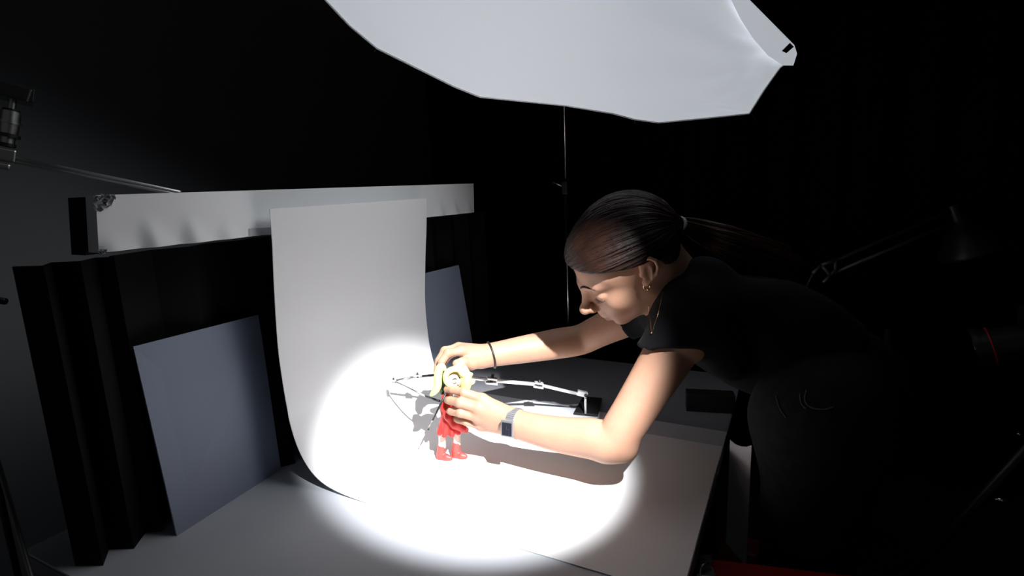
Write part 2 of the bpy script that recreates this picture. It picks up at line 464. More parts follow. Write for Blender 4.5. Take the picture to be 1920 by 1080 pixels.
# densify the rim so the cloth can sag and pucker
rim = []
for i in range(N):
    a_, b_ = pts[i], pts[(i+1) % N]
    m_ = max(1, int(np.linalg.norm(b_-a_)/.03))
    for k in range(m_): rim.append(a_+(b_-a_)*k/m_)
K = 26; P = []
corner = onP(1470, 112)
for j in range(K+1):
    t = j/K; row = []
    for q in rim + [rim[0]]:
        p_ = cen + (q-cen)*t
        dc = np.linalg.norm(p_-corner)
        ang = math.atan2((p_-corner)@up, (p_-corner)@lat)
        dz = .035*(1-t*t) + .012*math.exp(-dc/.25)*math.sin(ang*16) + .004*math.sin(8*(p_@lat)+5*(p_@up))
        row.append(p_ + nrm*dz*(1 if t < 1 else 0) + nrm*0)
    P.append(row)
MB().grid(P).build('diffuser', M['diffuser'], ob, True)
MB().tube([p_ for p_ in rim+[rim[0]]], .0022, 8, cap=False).build('hem', M['diffrim'], ob, True)
apex = cen - nrm*.40
P = [[q*(1-t)+apex*t - nrm*.09*math.sin(t*math.pi) for q in rim+[rim[0]]] for t in np.linspace(0.0, .9, 8)]
P[0] = [q - nrm*.003 for q in rim+[rim[0]]]
MB().grid(P).build('black_shell', M['blackfab'], ob, True)
for (x, y, x2, y2) in ((707, 91, 702, 97), (1190, 224, 1191, 232), (1410, 213, 1417, 226)):
    MB().tube([onP(x, y, -.004), onP(x2, y2, -.01)], .0015, 8).build('rod_tip', M['steel'], ob)
# corner flap with its black hook tab
fl = [onP(1368, -6, .022), onP(1400, -6, .022), onP(1489, 84, .022), onP(1494, 100, .022), onP(1487, 122, .022), onP(1468, 122, .022), onP(1440, 104, .022), onP(1412, 72, .022), onP(1388, 35, .022)]
MB().prism(fl, nrm*.002).build('corner_flap', M['diffuser'], ob)
MB().prism([onP(1481, 80, .026), onP(1488, 87, .026), onP(1474, 99, .026), onP(1466, 95, .026)], nrm*.002).build('fastener_tab', M['blackplastic'], ob)
# hanging boom of the softbox
hb = apex - nrm*.02
MB().tube([cen-nrm*.36, apex-nrm*.10], .05, 20).build('lamp_head', M['blackplastic'], ob, True, auto=40)
MB().tube([apex-nrm*.06, (apex[0], apex[1], 2.9)], .014, 14).build('ceiling_rod', M['blackmetal'], ob, True)

# ------------------------------------------------------------------ rig arm on the table
base = [onZ(*p, TZ) for p in [(1076, 779), (1121, 783), (1129, 752), (1093, 749)]]
bc = sum(base)/4
rg = empty('rigging_arm', bc, 'jointed metal rigging arm on a square black base behind the puppet', 'rig arm')
MB().prism([b*[1, 1, 0]+[0, 0, TZ+.002] for b in base], (0, 0, .007)).build('base_plate', M['blackmetal'], rg)
pb = onZ(1098, 775, TZ+.009)
def vert(px, py, P0):  # point above P0 seen at height py
    z = P0[2]
    lo_, hi_ = z, z+.4
    for _ in range(40):
        m_ = (lo_+hi_)/2; cc = CM.T @ (np.array([P0[0], P0[1], m_])-CAM); yy = 540+F_PX*cc[1]/cc[2]
        if yy > py: lo_ = m_
        else: hi_ = m_
    return np.array([P0[0], P0[1], lo_])
pt = vert(1098, 742, pb)
MB().tube([pb, pt], .003, 14).build('post', M['satin'], rg, True)
def cdep(P): return (CM.T @ (np.array(P)-CAM))[2]
dp = cdep(pt)
J = [pt, D(1010, 721, dp-.01), D(922, 713, dp-.035), D(830, 702, dp-.06), D(783, 706, dp-.075), D(738, 714, dp-.09), D(800, 744, 1.235), D(824, 752, 1.20)]
def rod(a_, b_, trim, r, m, nm='arm_segment'):
    d_ = (b_-a_)/np.linalg.norm(b_-a_)
    return MB().tube([a_+d_*trim, b_-d_*trim], r, 14).build(nm, m, rg, True)
rod(J[0], J[1], .012, .0042, M['satin']); rod(J[1], J[2], .012, .0048, M['satin']); rod(J[2], J[3], .012, .0045, M['satin'])
rod(J[3], J[4], .008, .003, M['blackmetal']); rod(J[4], J[5], .006, .003, M['steel']); rod(J[5], J[6], .004, .0022, M['steel']); rod(J[6], J[7], -.001, .0026, M['blackmetal'])
for i, s_ in ((1, 1.0), (2, 1.15), (4, .75), (5, .6)):
    d_ = J[i+1]-J[i-1]; d_ /= np.linalg.norm(d_); n_ = np.cross(d_, [0, 0, 1.]); n_ /= np.linalg.norm(n_); u_ = np.cross(n_, d_)
    jb = MB(); jb.box(J[i]-u_*.006*s_, (.026*s_, .014*s_, .004*s_), (d_, n_, u_), bev=.0008); jb.box(J[i]+u_*.004*s_, (.022*s_, .014*s_, .004*s_), (d_, n_, u_), bev=.0008)
    jo = jb.build('joint', M['satin'], rg)
    MB().tube([J[i]-u_*.010*s_, J[i]+u_*.013*s_], .0032*s_, 12).build('joint_screw', M['blackmetal'], jo, True)
    for sg in (-1, 1):
        MB().ball(J[i]+d_*.012*s_*sg, .0045*s_).build('ball', M['steel'], jo, True)
d_ = (J[1]-J[0])/np.linalg.norm(J[1]-J[0]); n_ = np.cross(d_, [0, 0, 1.]); n_ /= np.linalg.norm(n_)
MB().box(J[0]+d_*.008+np.array([0, 0, .004]), (.026, .012, .013), (d_, n_, np.cross(n_, d_)), bev=.001).build('post_clamp', M['satin'], rg)
MB().tube([J[0]-n_*.012+[0, 0, .004], J[0]+n_*.012+[0, 0, .004]], .004, 12).build('clamp_screw', M['blackmetal'], rg, True)

# ------------------------------------------------------------------ black box at the table's right edge
b0 = onZ(1287, 769, TZ); b1 = onZ(1378, 774, TZ)
bx = b1-b0; bx[2] = 0; bl_ = np.linalg.norm(bx); bxn = bx/bl_; byn = np.array([-bxn[1], bxn[0], 0])
cc_ = (b0+b1)/2 + byn*.02
k_ = MB().box((cc_[0], cc_[1], TZ-.003+.0235), (bl_, .04, .047), (bxn, byn, (0, 0, 1)), bev=.001).build('black_box', M['blackplastic'])
tag(k_, 'flat oblong black box on the table under the leaning person', 'box')

# ------------------------------------------------------------------ hanging grey sheet right of the table
arc = [D(1366, 824, 1.20), D(1374, 831, 1.185), D(1385, 836, 1.16), D(1396, 837, 1.14), D(1406, 834, 1.12)]
arc[0][0] = max(arc[0][0], -.105)
zb = .52
arc = [(p[0]+.004, p[1], p[2]) for p in arc]
P = [[(x, y_, z if k == 0 else (zb + (z-zb)*(1-k/4))) for (x, y_, z) in arc] for k in range(5)]
gs = MB().grid(P).build('rolled_sheet', M['greysheet'], None, True)
md = gs.modifiers.new('thick', 'SOLIDIFY'); md.thickness = .0012
gs.modifiers.new('edges', 'EDGE_SPLIT').split_angle = math.radians(40)
tag(gs, 'curled grey sheet standing upright against the right end of the table', 'sheet')

# red flight case on the floor
zr = .68
A = onZ(1333, 1047, zr); Bc = onZ(1640, 1083, zr); Cc = onZ(1306, 1090, zr)
ex = (Bc-A); ex[2] = 0; ex /= np.linalg.norm(ex); ey = np.array([ex[1], -ex[0], 0])
W_, H_ = .55, .42
cen_r = A + ex*W_/2 + ey*H_/2
rc = empty('red_case', (cen_r[0], cen_r[1], 0), 'dark red case with aluminium edging on the floor, lower right corner', 'case')
MB().box((cen_r[0], cen_r[1], zr/2), (W_, H_, zr), (ex, ey, (0, 0, 1)), bev=.004).build('shell', M['redcase'], rc)
for (o1, o2, L_, axx) in ((-.0, H_/2, H_, 1),):
    p_ = A - ex*.012 + ey*H_/2
    MB().box((p_[0], p_[1], zr-.012), (.026, H_+.01, .03), (ex, ey, (0, 0, 1)), bev=.001).build('edge_strip', M['alu'], rc)
cp = D(1311, 1068, cdep(A)-.12)
MB().torus(A-ex*.012+ey*.05+[0, 0, .008], (.6, -.5, .3), .014, .003, 24, 8).build('latch_ring', M['steel'], rc, True)
MB().box(A-ex*.014+ey*.05+[0, 0, .006], (.03, .02, .008), (ex, ey, (0, 0, 1)), bev=.001).build('latch', M['steel'], rc)
# folded red cloth lump behind it
k_ = MB().box(onZ(1358, 1027, .495)+np.array([.03, .03, -.2475]), (.09, .07, .495), bev=.01).build('red_stool_box', M['redcase'])
tag(k_, 'small dark red box standing under the curled grey sheet', 'box')

# ------------------------------------------------------------------ desk lamp in the dark background, right
dl = empty('desk_lamp', D(1620, 1100, 2.0)*[1, 1, 0], 'black spring arm lamp in the dark behind the person\'s back', 'lamp')
dd_ = 1.75
sh0, sh1 = D(1786, 385, dd_), D(1822, 470, dd_)
axs = (sh1-sh0)/np.linalg.norm(sh1-sh0)
pr = [(0, .016), (.12, .018), (.3, .021), (.38, .026), (.5, .045), (.7, .07), (.9, .082), (1, .088), (1.03, .088)]
L_ = np.linalg.norm(sh1-sh0)
MB().tube([sh0+axs*L_*t for t, r in pr], [r for t, r in pr], 36, cap=False).build('lamp_shade', M['blackmetal'], dl, True)
MB().torus(sh0+axs*L_*1.03, axs, .088, .003, 48, 8).build('shade_rim', M['blackmetal'], dl, True)
MB().ball(sh0+axs*L_*.8, .03).build('bulb', M['glass'], dl, True)
el = D(1556, 512, 1.80); el2 = D(1540, 500, 1.80)
A1, A2 = D(1540, 498, 1.8), D(1562, 512, 1.8)
E1, E2 = D(1775, 398, dd_), D(1782, 420, dd_)
MB().tube([A1, D(1570, 487, 1.8), E1], .006, 10).build('upper_rod', M['dull'], dl, True)
MB().tube([A2, E2], .006, 10).build('lower_rod', M['dull'], dl, True)
for (a_, b_) in (((1540, 497), (1556, 515)), ((1567, 488), (1566, 508)), ((1540, 497), (1524, 512)), ((1560, 513), (1543, 530)), ((1540, 497), (1567, 488)), ((1556, 515), (1570, 505))):
    MB().tube([D(*a_, 1.79), D(*b_, 1.79)], .006, 10).build('elbow_link', M['dull'], dl, True)
bse = np.array(dl.location)
MB().tube([D(1527, 510, 1.79), D(1500, 560, 1.9), (bse[0], bse[1], .8)], .006, 10).build('lower_arm', M['blackmetal'], dl, True)
MB().tube([(bse[0], bse[1], .02), (bse[0], bse[1], .82)], .012, 14).build('stand_post', M['blackmetal'], dl, True)
MB().tube([(bse[0], bse[1], 0), (bse[0], bse[1], .025)], .13, 36).build('stand_foot', M['blackmetal'], dl, True, auto=40)

# ------------------------------------------------------------------ still camera on a tripod, right edge
cl0, cl1 = D(1826, 655, 1.25), D(1925, 640, 1.20)
ca = (cl1-cl0)/np.linalg.norm(cl1-cl0)
ct = empty('tripod', (D(1900, 900, 1.25)[0], D(1900, 900, 1.25)[1], 0), 'black camera tripod at the right edge of the room', 'tripod')
tp = np.array(D(1955, 720, 1.22))
cmr = empty('still_camera', (tp[0], tp[1], tp[2]), 'black photo camera with a red ringed lens pointing left', 'camera')
px = lambda t: cl0+ca*t
MB().tube([px(0), px(.012), px(.012), px(.03), px(.03), px(.09)], [.047, .047, .043, .043, .04, .038], 40).build('lens_barrel', M['blackplastic'], cmr, True, auto=40)
MB().torus(px(.002), ca, .044, .0025, 48, 8).build('filter_ring', M['chrome'], cmr, True)
MB().torus(px(.03), ca, .043, .0018, 48, 8).build('red_ring', M['redring'], cmr, True)
MB().tube([px(-.001), px(.003)], .036, 36).build('front_glass', M['glass'], cmr, True)
upc = np.array([0, 0, 1.]); upc = upc-ca*(upc@ca); upc /= np.linalg.norm(upc); sc3 = np.cross(ca, upc)
MB().box(px(.13), (.07, .14, .10), (ca, sc3, upc), bev=.012).build('camera_body', M['blackplastic'], cmr)
MB().box(px(.125)+upc*.06, (.06, .05, .035), (ca, sc3, upc), bev=.01).build('viewfinder_hump', M['blackplastic'], cmr)
plate = px(.13)-upc*.062
MB().box(plate, (.06, .06, .012), (ca, sc3, upc), bev=.002).build('head_plate', M['blackmetal'], ct)
MB().ball(plate-[0, 0, .035], .028).build('ball_head', M['blackmetal'], ct, True)
MB().tube([D(1908, 812, 1.2), D(1914, 818, 1.2)], .004, 10).build('lock_knob', M['chrome'], ct, True)
MB().tube([plate-[0, 0, .05], (plate[0], plate[1], .55)], .014, 16).build('centre_column', M['blackmetal'], ct, True)
for a_ in (.6, 2.7, 4.6):
    MB().tube([(plate[0], plate[1], plate[2]-.14), (plate[0]+.33*math.cos(a_), plate[1]+.33*math.sin(a_), .01)], .012, 12).build('leg', M['blackmetal'], ct, True)
kp = D(1865, 938, 1.2)
MB().tube([kp, kp+[.02, 0, .006]], .006, 12).build('leg_clip', M['chrome'], ct, True)
from mathutils.bvhtree import BVHTree
# ------------------------------------------------------------------ smooth implicit surfaces -> one continuous mesh
class SDF:
    def __init__(s): s.p = []
    def cone(s, a, b, ra, rb, k=.01, op='+', flat=False):
        s.p.append(('c', np.array(a, float), np.array(b, float), ra, rb, k, op, flat)); return s
    def chain(s, pts, rs, k=.01, k0=None):
        for i in range(len(pts)-1): s.cone(pts[i], pts[i+1], rs[i], rs[i+1], k if (i or k0 is None) else k0)
        return s
    def ell(s, c, r, ax=None, k=.01, op='+'):
        s.p.append(('e', np.array(c, float), np.eye(3) if ax is None else np.array(ax, float), np.array(r, float), 0, k, op, 0)); return s
    def half(s, c, n, k=.005, op='-'):
        n = np.array(n, float); s.p.append(('h', np.array(c, float), n/np.linalg.norm(n), 0, 0, k, op, 0)); return s
    def ev(s, P, prims=None):
        d = None
        for pr in (s.p if prims is None else prims):
            t, a, b, r1, r2, k, op, flat = pr
            if t == 'c':
                ab = b-a; L2 = ab@ab; h = (P-a)@ab/L2; hc = np.clip(h, 0, 1)
                q = P-a-hc[:, None]*ab
                di = np.sqrt((q*q).sum(1)) - (r1+(r2-r1)*hc)
                if flat: di = np.maximum(di, (h-1)*math.sqrt(L2))
            elif t == 'e':
                q = (P-a)@b.T
                k0 = np.sqrt(((q/r1)**2).sum(1)); k1 = np.sqrt(((q/(r1*r1))**2).sum(1))+1e-9
                di = k0*(k0-1)/k1
            else:
                di = -((P-a)@b)       # inside = the side the normal points to
            if d is None: d = di; continue
            if op == '+':
                h = np.maximum(k-np.abs(d-di), 0)/k; d = np.minimum(d, di)-h*h*k*.25
            else:
                e = -di; h = np.maximum(k-np.abs(d-e), 0)/k; d = np.maximum(d, e)+h*h*k*.25
        return d
    def bounds(s, pad):
        lo = np.full(3, 1e9); hi = -lo
        for t, a, b, r1, r2, k, op, f in s.p:
            if op == '-' or t == 'h': continue
            if t == 'c': m = max(r1, r2); lo = np.minimum(lo, np.minimum(a, b)-m); hi = np.maximum(hi, np.maximum(a, b)+m)
            else: m = r1.max(); lo = np.minimum(lo, a-m); hi = np.maximum(hi, a+m)
        return lo-pad, hi+pad
    def mesh(s, h, B=20):
        lo, hi = s.bounds(3*h)
        nb = np.ceil((hi-lo)/(h*B)).astype(int); n = nb*B+1
        vol = np.full(n, 1.0, np.float32)
        ctr = np.stack(np.meshgrid(*[lo[i]+(np.arange(nb[i])+.5)*h*B for i in range(3)], indexing='ij'), -1).reshape(-1, 3)
        dc = s.ev(ctr); rad = h*B*.5*1.7321
        idx = np.stack(np.meshgrid(*[np.arange(nb[i]) for i in range(3)], indexing='ij'), -1).reshape(-1, 3)
        loc = np.stack(np.meshgrid(*[np.arange(B+1)]*3, indexing='ij'), -1).reshape(-1, 3)
        inside = dc < 0
        for bi in np.nonzero(inside & (np.abs(dc) >= rad*1.5+.012))[0]:
            i, j, k = idx[bi]*B; vol[i:i+B+1, j:j+B+1, k:k+B+1] = -1
        for bi in np.nonzero(np.abs(dc) < rad*1.5+.012)[0]:
            i, j, k = idx[bi]*B
            # cull primitives far from this block
            c0 = ctr[bi]; keep = []
            for pr in s.p:
                one = list(pr); one[6] = '+'
                dd = s.ev(c0[None], [tuple(one)])[0]
                if pr[0] == 'e': dd = min(dd, dd) * .5
                if dd < rad + pr[5] + .02 or not keep: keep.append(pr)
            P = lo + (idx[bi]*B + loc)*h
            vol[i:i+B+1, j:j+B+1, k:k+B+1] = s.ev(P, keep).reshape((B+1,)*3)
        neg = vol < 0
        c = [neg[a:n[0]-1+a, b:n[1]-1+b, c_:n[2]-1+c_] for a in (0, 1) for b in (0, 1) for c_ in (0, 1)]
        sm = sum(x.astype(np.uint8) for x in c)
        ac = np.argwhere((sm > 0) & (sm < 8))
        vid = np.full(np.array(n)-1, -1, np.int64); vid[tuple(ac.T)] = np.arange(len(ac))
        offs = np.array([(a, b, c_) for a in (0, 1) for b in (0, 1) for c_ in (0, 1)])
        val = np.stack([vol[tuple((ac+o).T)] for o in offs], 1)
        pos = np.zeros((len(ac), 3)); cnt = np.zeros(len(ac))
        for a in range(8):
            for b in range(a+1, 8):
                if np.abs(offs[a]-offs[b]).sum() != 1: continue
                m = (val[:, a] < 0) != (val[:, b] < 0)
                t = val[m, a]/(val[m, a]-val[m, b])
                pos[m] += offs[a]+t[:, None]*(offs[b]-offs[a]); cnt[m] += 1
        pos = lo + (ac + pos/cnt[:, None])*h
        faces = []
        for ax in range(3):
            u, v = (ax+1) % 3, (ax+2) % 3
            sl0 = [slice(None)]*3; sl1 = [slice(None)]*3; sl0[ax] = slice(0, -1); sl1[ax] = slice(1, None)
            ch_ = neg[tuple(sl0)] != neg[tuple(sl1)]
            e = np.argwhere(ch_); e = e[(e[:, u] > 0) & (e[:, v] > 0) & (e[:, u] < n[u]-1) & (e[:, v] < n[v]-1)]
            du = np.zeros(3, int); du[u] = 1; dv = np.zeros(3, int); dv[v] = 1
            q = np.stack([vid[tuple((e-du-dv).T)], vid[tuple((e-dv).T)], vid[tuple(e.T)], vid[tuple((e-du).T)]], 1)
            flip = ~neg[tuple(e.T)]
            q[flip] = q[flip][:, ::-1]
            faces.append(q)
        f = np.concatenate(faces); f = f[(f >= 0).all(1)]
        return pos, f
def np_mesh(name, pos, f):
    me = bpy.data.meshes.new(name)
    me.vertices.add(len(pos)); me.vertices.foreach_set('co', pos.astype(np.float32).ravel())
    me.loops.add(len(f)*4); me.loops.foreach_set('vertex_index', f.astype(np.int32).ravel())
    me.polygons.add(len(f)); me.polygons.foreach_set('loop_start', (np.arange(len(f))*4).astype(np.int32))
    me.update(calc_edges=True); me.validate()
    return me
def relax(pos, f, it=2, lam=.5):
    e = np.concatenate([f[:, [0, 1]], f[:, [1, 2]], f[:, [2, 3]], f[:, [3, 0]]])
    for _ in range(it):
        acc = np.zeros_like(pos); cnt = np.zeros(len(pos))
        for a, b in ((0, 1), (1, 0)):
            for c_ in range(3): acc[:, c_] += np.bincount(e[:, a], pos[e[:, b], c_], len(pos))
            cnt += np.bincount(e[:, a], minlength=len(pos))
        pos = pos + lam*(acc/np.maximum(cnt, 1)[:, None]-pos)
    return pos

# ------------------------------------------------------------------ person
HF = np.array([-.731, -.351, -.585]); HU = np.array([-.33, -.568, .754]); HL = np.array([.597, -.745, -.299])
HF /= np.linalg.norm(HF); HU -= HF*(HU@HF); HU /= np.linalg.norm(HU); HL = np.cross(HU, HF); 
if HL@np.array([.597, -.745, -.299]) < 0: HL = -HL
HC = np.array([-.286, 1.06, 1.176])
HA = np.array([HF, HU, HL])
def hp(f, u, l): return HC + HF*f + HU*u + HL*l
person = empty('person', (.16, 1.16, 0), 'person in black t-shirt and black jeans leaning over the table adjusting the puppet', 'person')

Sn, En, Wn = D(1296, 598, 1.03), D(1155, 824, 1.02), D(962, 793, 1.11)
Sf, Ef, Wf = D(1232, 570, 1.26), D(1088, 637, 1.34), D(912, 667, 1.265)
NB = D(1270, 556, 1.14)                                 # base of the neck
LAT = Sf-Sn; LAT /= np.linalg.norm(LAT)

S = SDF()
# head
S.ell(hp(-.012, .045, 0), (.094, .083, .072), HA, .02)
S.ell(hp(.042, .045, 0), (.052, .052, .058), HA, .03)
S.ell(hp(.032, -.032, 0), (.058, .074, .053), HA, .03)
for sg in (1, -1):
    S.cone(hp(.000, -.042, .048*sg), hp(.070, -.083, .014*sg), .015, .014, .026)
    S.ell(hp(.058, -.024, .036*sg), (.028, .026, .022), HA, .02)
    S.cone(hp(.080, .030, .036*sg), hp(.095, .027, .008*sg), .007, .006, .022)
S.ell(hp(.078, -.086, 0), (.017, .015, .021), HA, .018)
S.ell(hp(.074, -.045, 0), (.028, .036, .036), HA, .02)
S.ell(hp(.082, .000, 0), (.020, .036, .021), HA, .016)
for sg in (1, -1):
    S.ell(hp(.107, .006, .030*sg), (.014, .010, .012), HA, .018, '-')
    S.ell(hp(.079, .005, .032*sg), (.0135, .0125, .0145), HA, .005)
    S.cone(hp(.084, -.003, .042*sg), hp(.089, -.004, .028*sg), .0022, .0022, .004)
S.cone(hp(.097, .018, 0), hp(.119, -.018, 0), .0065, .0085, .012)
S.ell(hp(.123, -.024, 0), (.0135, .0120, .0128), HA, .006)
for sg in (1, -1):
    S.ell(hp(.109, -.028, .0115*sg), (.0115, .0092, .0080), HA, .006)
    S.ell(hp(.112, -.036, .0065*sg), (.0045, .004, .003), HA, .003, '-')
S.ell(hp(.096, -.050, 0), (.012, .012, .020), HA, .012)
S.ell(hp(.099, -.0585, 0), (.0095, .0052, .0205), HA, .004)
S.ell(hp(.097, -.0705, 0), (.0095, .0060, .0185), HA, .005)
S.ell(hp(.108, -.0645, 0), (.010, .0018, .022), HA, .003, '-')
S.ell(hp(.100, -.083, 0), (.010, .005, .014), HA, .012, '-')
# neck
S.cone(hp(-.030, -.020, 0), NB, .052, .056, .035)
S.cone(hp(-.055, .0, 0), NB+np.array([.02, .0, .01]), .040, .05, .035)
# ears
for sg in (1, -1):
    E0 = hp(-.010, .020, .072*sg)
    te = math.radians(28)
    eF = HF*math.cos(te)+HU*math.sin(te); eU = -HF*math.sin(te)+HU*math.cos(te)
    ep = lambda f, u, l: E0 + eF*f*.82 + eU*u*.86 + HL*sg*(l - .30*f)
    S.ell(ep(-.006, .002, .004), (.0145, .024, .0045), (eF, eU, HL), .006)
    S.ell(ep(-.004, .000, .011), (.0085, .0145, .0065), (eF, eU, HL), .004, '-')
    hel = [(.010, .004), (.011, .018), (.004, .029), (-.008, .032), (-.020, .025), (-.025, .010), (-.022, -.006), (-.013, -.018), (-.004, -.028)]
    for i in range(len(hel)-1): S.cone(ep(*hel[i], .008), ep(*hel[i+1], .008), .0035, .0036, .002)
    S.ell(ep(-.001, -.027, .006), (.008, .009, .005), (eF, eU, HL), .004)
    S.cone(ep(.010, -.008, .008), ep(.008, .002, .008), .0042, .0035, .003)
    S.cone(ep(-.012, -.012, .008), ep(-.012, .010, .008), .003, .003, .004)
# torso
ca_, cb_, cc2 = D(1325, 585, 1.13), D(1450, 628, 1.12), D(1530, 690, 1.12)
for sg in (-1, 1):
    S.cone(ca_+LAT*.055*sg, cb_+LAT*.04*sg, .072, .078, .05)
    S.cone(cb_+LAT*.04*sg, cc2+LAT*.05*sg, .078, .080, .05)
S.cone(NB, ca_, .045, .075, .04)
S.cone(Sn, Sf, .046, .046, .04)
# arms: tapered, joined at shoulder, elbow, wrist
def L3(a, b, t): return a+(b-a)*t
def limb(pts, rs, k=.004, k0=.03):
    q_ = spline([np.array([*p_, r_]) for p_, r_ in zip(pts, rs)], 5)
    for a_ in range(len(q_)-1):
        S.cone(q_[a_][:3], q_[a_+1][:3], float(q_[a_][3]), float(q_[a_+1][3]), k0 if a_ < 3 else k)
limb([Sn, L3(Sn, En, .30), L3(Sn, En, .62), L3(Sn, En, .88), D(1148, 828, 1.025), D(1108, 822, 1.045), D(1052, 815, 1.07), D(1002, 804, 1.09), Wn],
     [.046, .0455, .0405, .0375, .0365, .0370, .0335, .0292, .0268])
S.cone(D(1170, 842, 1.02), D(1145, 832, 1.03), .021, .030, .02)
limb([Sf, L3(Sf, Ef, .4), L3(Sf, Ef, .75), Ef, L3(Ef, Wf, .25), L3(Ef, Wf, .6), L3(Ef, Wf, .85), Wf], [.044, .0415, .037, .0355, .0355, .0315, .0275, .0258])
# near (left) hand, back of the hand to the camera
def hand(Wr, mcp, fing, thumb, pr=.0115, rf=.0092):
    for i, m_ in enumerate(mcp):
        a_ = Wr + (m_-Wr)*.12 + (m_ - (mcp[1]+mcp[2])/2)*.25
        S.cone(a_, m_, .0155, .0118, .014 if i else .02)
    S.ell((mcp[0]+mcp[3])/2*.5+Wr*.5, (.030, .024, .014), handax(Wr, mcp), .015)
    for i, ch_ in enumerate(fing):
        r0 = rf*(1.0, 1.03, .98, .86)[i]
        pts_ = [mcp[i]]+ch_
        rs = [r0*1.12, r0*1.0, r0*.92, r0*.80]
        # fingers stay apart: tiny blend between neighbours, knuckle slightly thicker
        for j in range(len(pts_)-1):
            S.cone(pts_[j], pts_[j+1], rs[j], rs[j+1], .006 if j == 0 else .0018)
        S.ell(pts_[1], (r0*1.07,)*3, None, .003)
    S.chain(thumb, [.0155, .0135, .0112, .0095], .006, .016)
def handax(Wr, mcp):
    a_ = (mcp[1]+mcp[2])/2-Wr; a_ /= np.linalg.norm(a_); b_ = mcp[3]-mcp[0]; b_ -= a_*(a_@b_); b_ /= np.linalg.norm(b_)
    return (a_, b_, np.cross(a_, b_))
nm_ = [D(904, 748, 1.125), D(897, 766, 1.118), D(897, 783, 1.122), D(903, 798, 1.133)]
nf = [[D(870, 736, 1.128), D(849, 731, 1.145), D(838, 730, 1.162)],
      [D(862, 755, 1.120), D(844, 751, 1.140), D(838, 750, 1.160)],
      [D(863, 774, 1.124), D(846, 771, 1.143), D(842, 770, 1.162)],
      [D(875, 791, 1.136), D(859, 787, 1.150), D(853, 785, 1.166)]]
nt_ = [D(932, 770, 1.135), D(905, 752, 1.165), D(880, 742, 1.185), D(862, 738, 1.195)]
hand(Wn, nm_, nf, nt_)
# far (right) hand arched over the puppet's head
fm_ = [D(866, 658, 1.222), D(860, 652, 1.238), D(861, 652, 1.256), D(868, 657, 1.270)]
ff = [[D(840, 662, 1.205), D(828, 678, 1.200), D(824, 694, 1.200)],
      [D(834, 658, 1.225), D(823, 676, 1.218), D(819, 696, 1.214)],
      [D(836, 659, 1.245), D(825, 678, 1.236), D(822, 692, 1.228)],
      [D(844, 665, 1.260), D(832, 680, 1.252), D(828, 690, 1.244)]]
ft_ = [D(900, 678, 1.245), D(884, 682, 1.222), D(868, 680, 1.205), D(856, 682, 1.198)]
hand(Wf, fm_, ff, ft_)
pos, f = S.mesh(.002)
pos = relax(pos, f, 1, .4)
body = link_mesh('body', np_mesh('body', pos, f), M['skin'], person)
body['label'] = 'bare face, neck, arms and hands'
# lips get their own tint on the same surface
body.data.materials.append(M['lip'])
loc = (pos-HC)@HA.T
lipm = (loc[:, 0] > .094) & (np.abs(loc[:, 2]) < .022*(1-((loc[:, 1]+.0645)/.02)**2)) & (loc[:, 1] < -.0545) & (loc[:, 1] > -.0765)
mi = lipm[f].all(1).astype(np.int32)
body.data.polygons.foreach_set('material_index', mi)

# hair
Hs = SDF()
Hs.ell(hp(-.014, .052, 0), (.105, .093, .083), HA, .02)
Hs.ell(hp(.045, .068, 0), (.054, .046, .066), HA, .03)
Hs.ell(hp(-.07, .028, 0), (.045, .055, .052), HA, .03)
Hs.cone(hp(-.080, .045, .015), hp(-.111, .033, .034), .034, .012, .02)
# hairline cut: below a line from forehead to ear top, and in front of the nape
n1 = HF*.42 - HU*.905
cut0 = hp(.088, .080, 0)
Hs.half(cut0, n1, .006, '-')
Hn = SDF()
Hn.ell(hp(-.060, .012, 0), (.048, .058, .066), HA, .02)
Hn.ell(hp(-.02, .045, 0), (.09, .04, .079), HA, .02)
Hn.half(hp(-.022, .02, 0), HF*.93 - HU*.36, .008, '-')
Hn.half(hp(-.09, -.045, 0), -HU*.9+HF*.3, .02, '-')
tie = hp(-.115, .032, .036)
def groove(pos, amp):
    ax_ = (tie-hp(.05, .06, 0)); ax_ /= np.linalg.norm(ax_)
    r_ = pos-tie; u_ = np.cross(ax_, HL); u_ /= np.linalg.norm(u_); v_ = np.cross(ax_, u_)
    an = np.arctan2(r_@v_, r_@u_)
    g_ = np.sin(an*46)*.5+np.sin(an*83+1)*.35+np.sin(an*21+2)*.6
    c0 = hp(-.01, .04, 0); d_ = pos-c0; d_ /= np.linalg.norm(d_, axis=1)[:, None]
    return pos + d_*(amp*g_)[:, None]
ps, fs = Hs.mesh(.0025); pn, fn = Hn.mesh(.0025)
ps = groove(relax(ps, fs, 2), .0009); pn = groove(relax(pn, fn, 2), .0007)
pos2 = np.concatenate([ps, pn]); f2 = np.concatenate([fs, fn+len(ps)])
hbv = BVHTree.FromPolygons([tuple(v) for v in pos2], [tuple(q) for q in f2])
hcen = hp(-.012, .045, 0)
tdir = (tie-hcen)/np.linalg.norm(tie-hcen)
hmb = MB()
def slerp(a, b, t):
    o_ = math.acos(max(-1, min(1, a@b))); return (math.sin((1-t)*o_)*a+math.sin(t*o_)*b)/math.sin(o_)
seeds = []
for i in range(420):
    lf = rng.uniform(-1, 1); u_ = rng.uniform(0, 1)
    if i % 3: st_ = hp(.088-.10*abs(lf)**1.5, .082-.045*abs(lf)**1.5, .075*lf)       # along the hairline
    else: st_ = hcen + .1*slerp(HF*.8+HU*.2, HU*.5-HF*.5, u_*.9) + HL*.06*lf
    seeds.append((st_-hcen)/np.linalg.norm(st_-hcen))
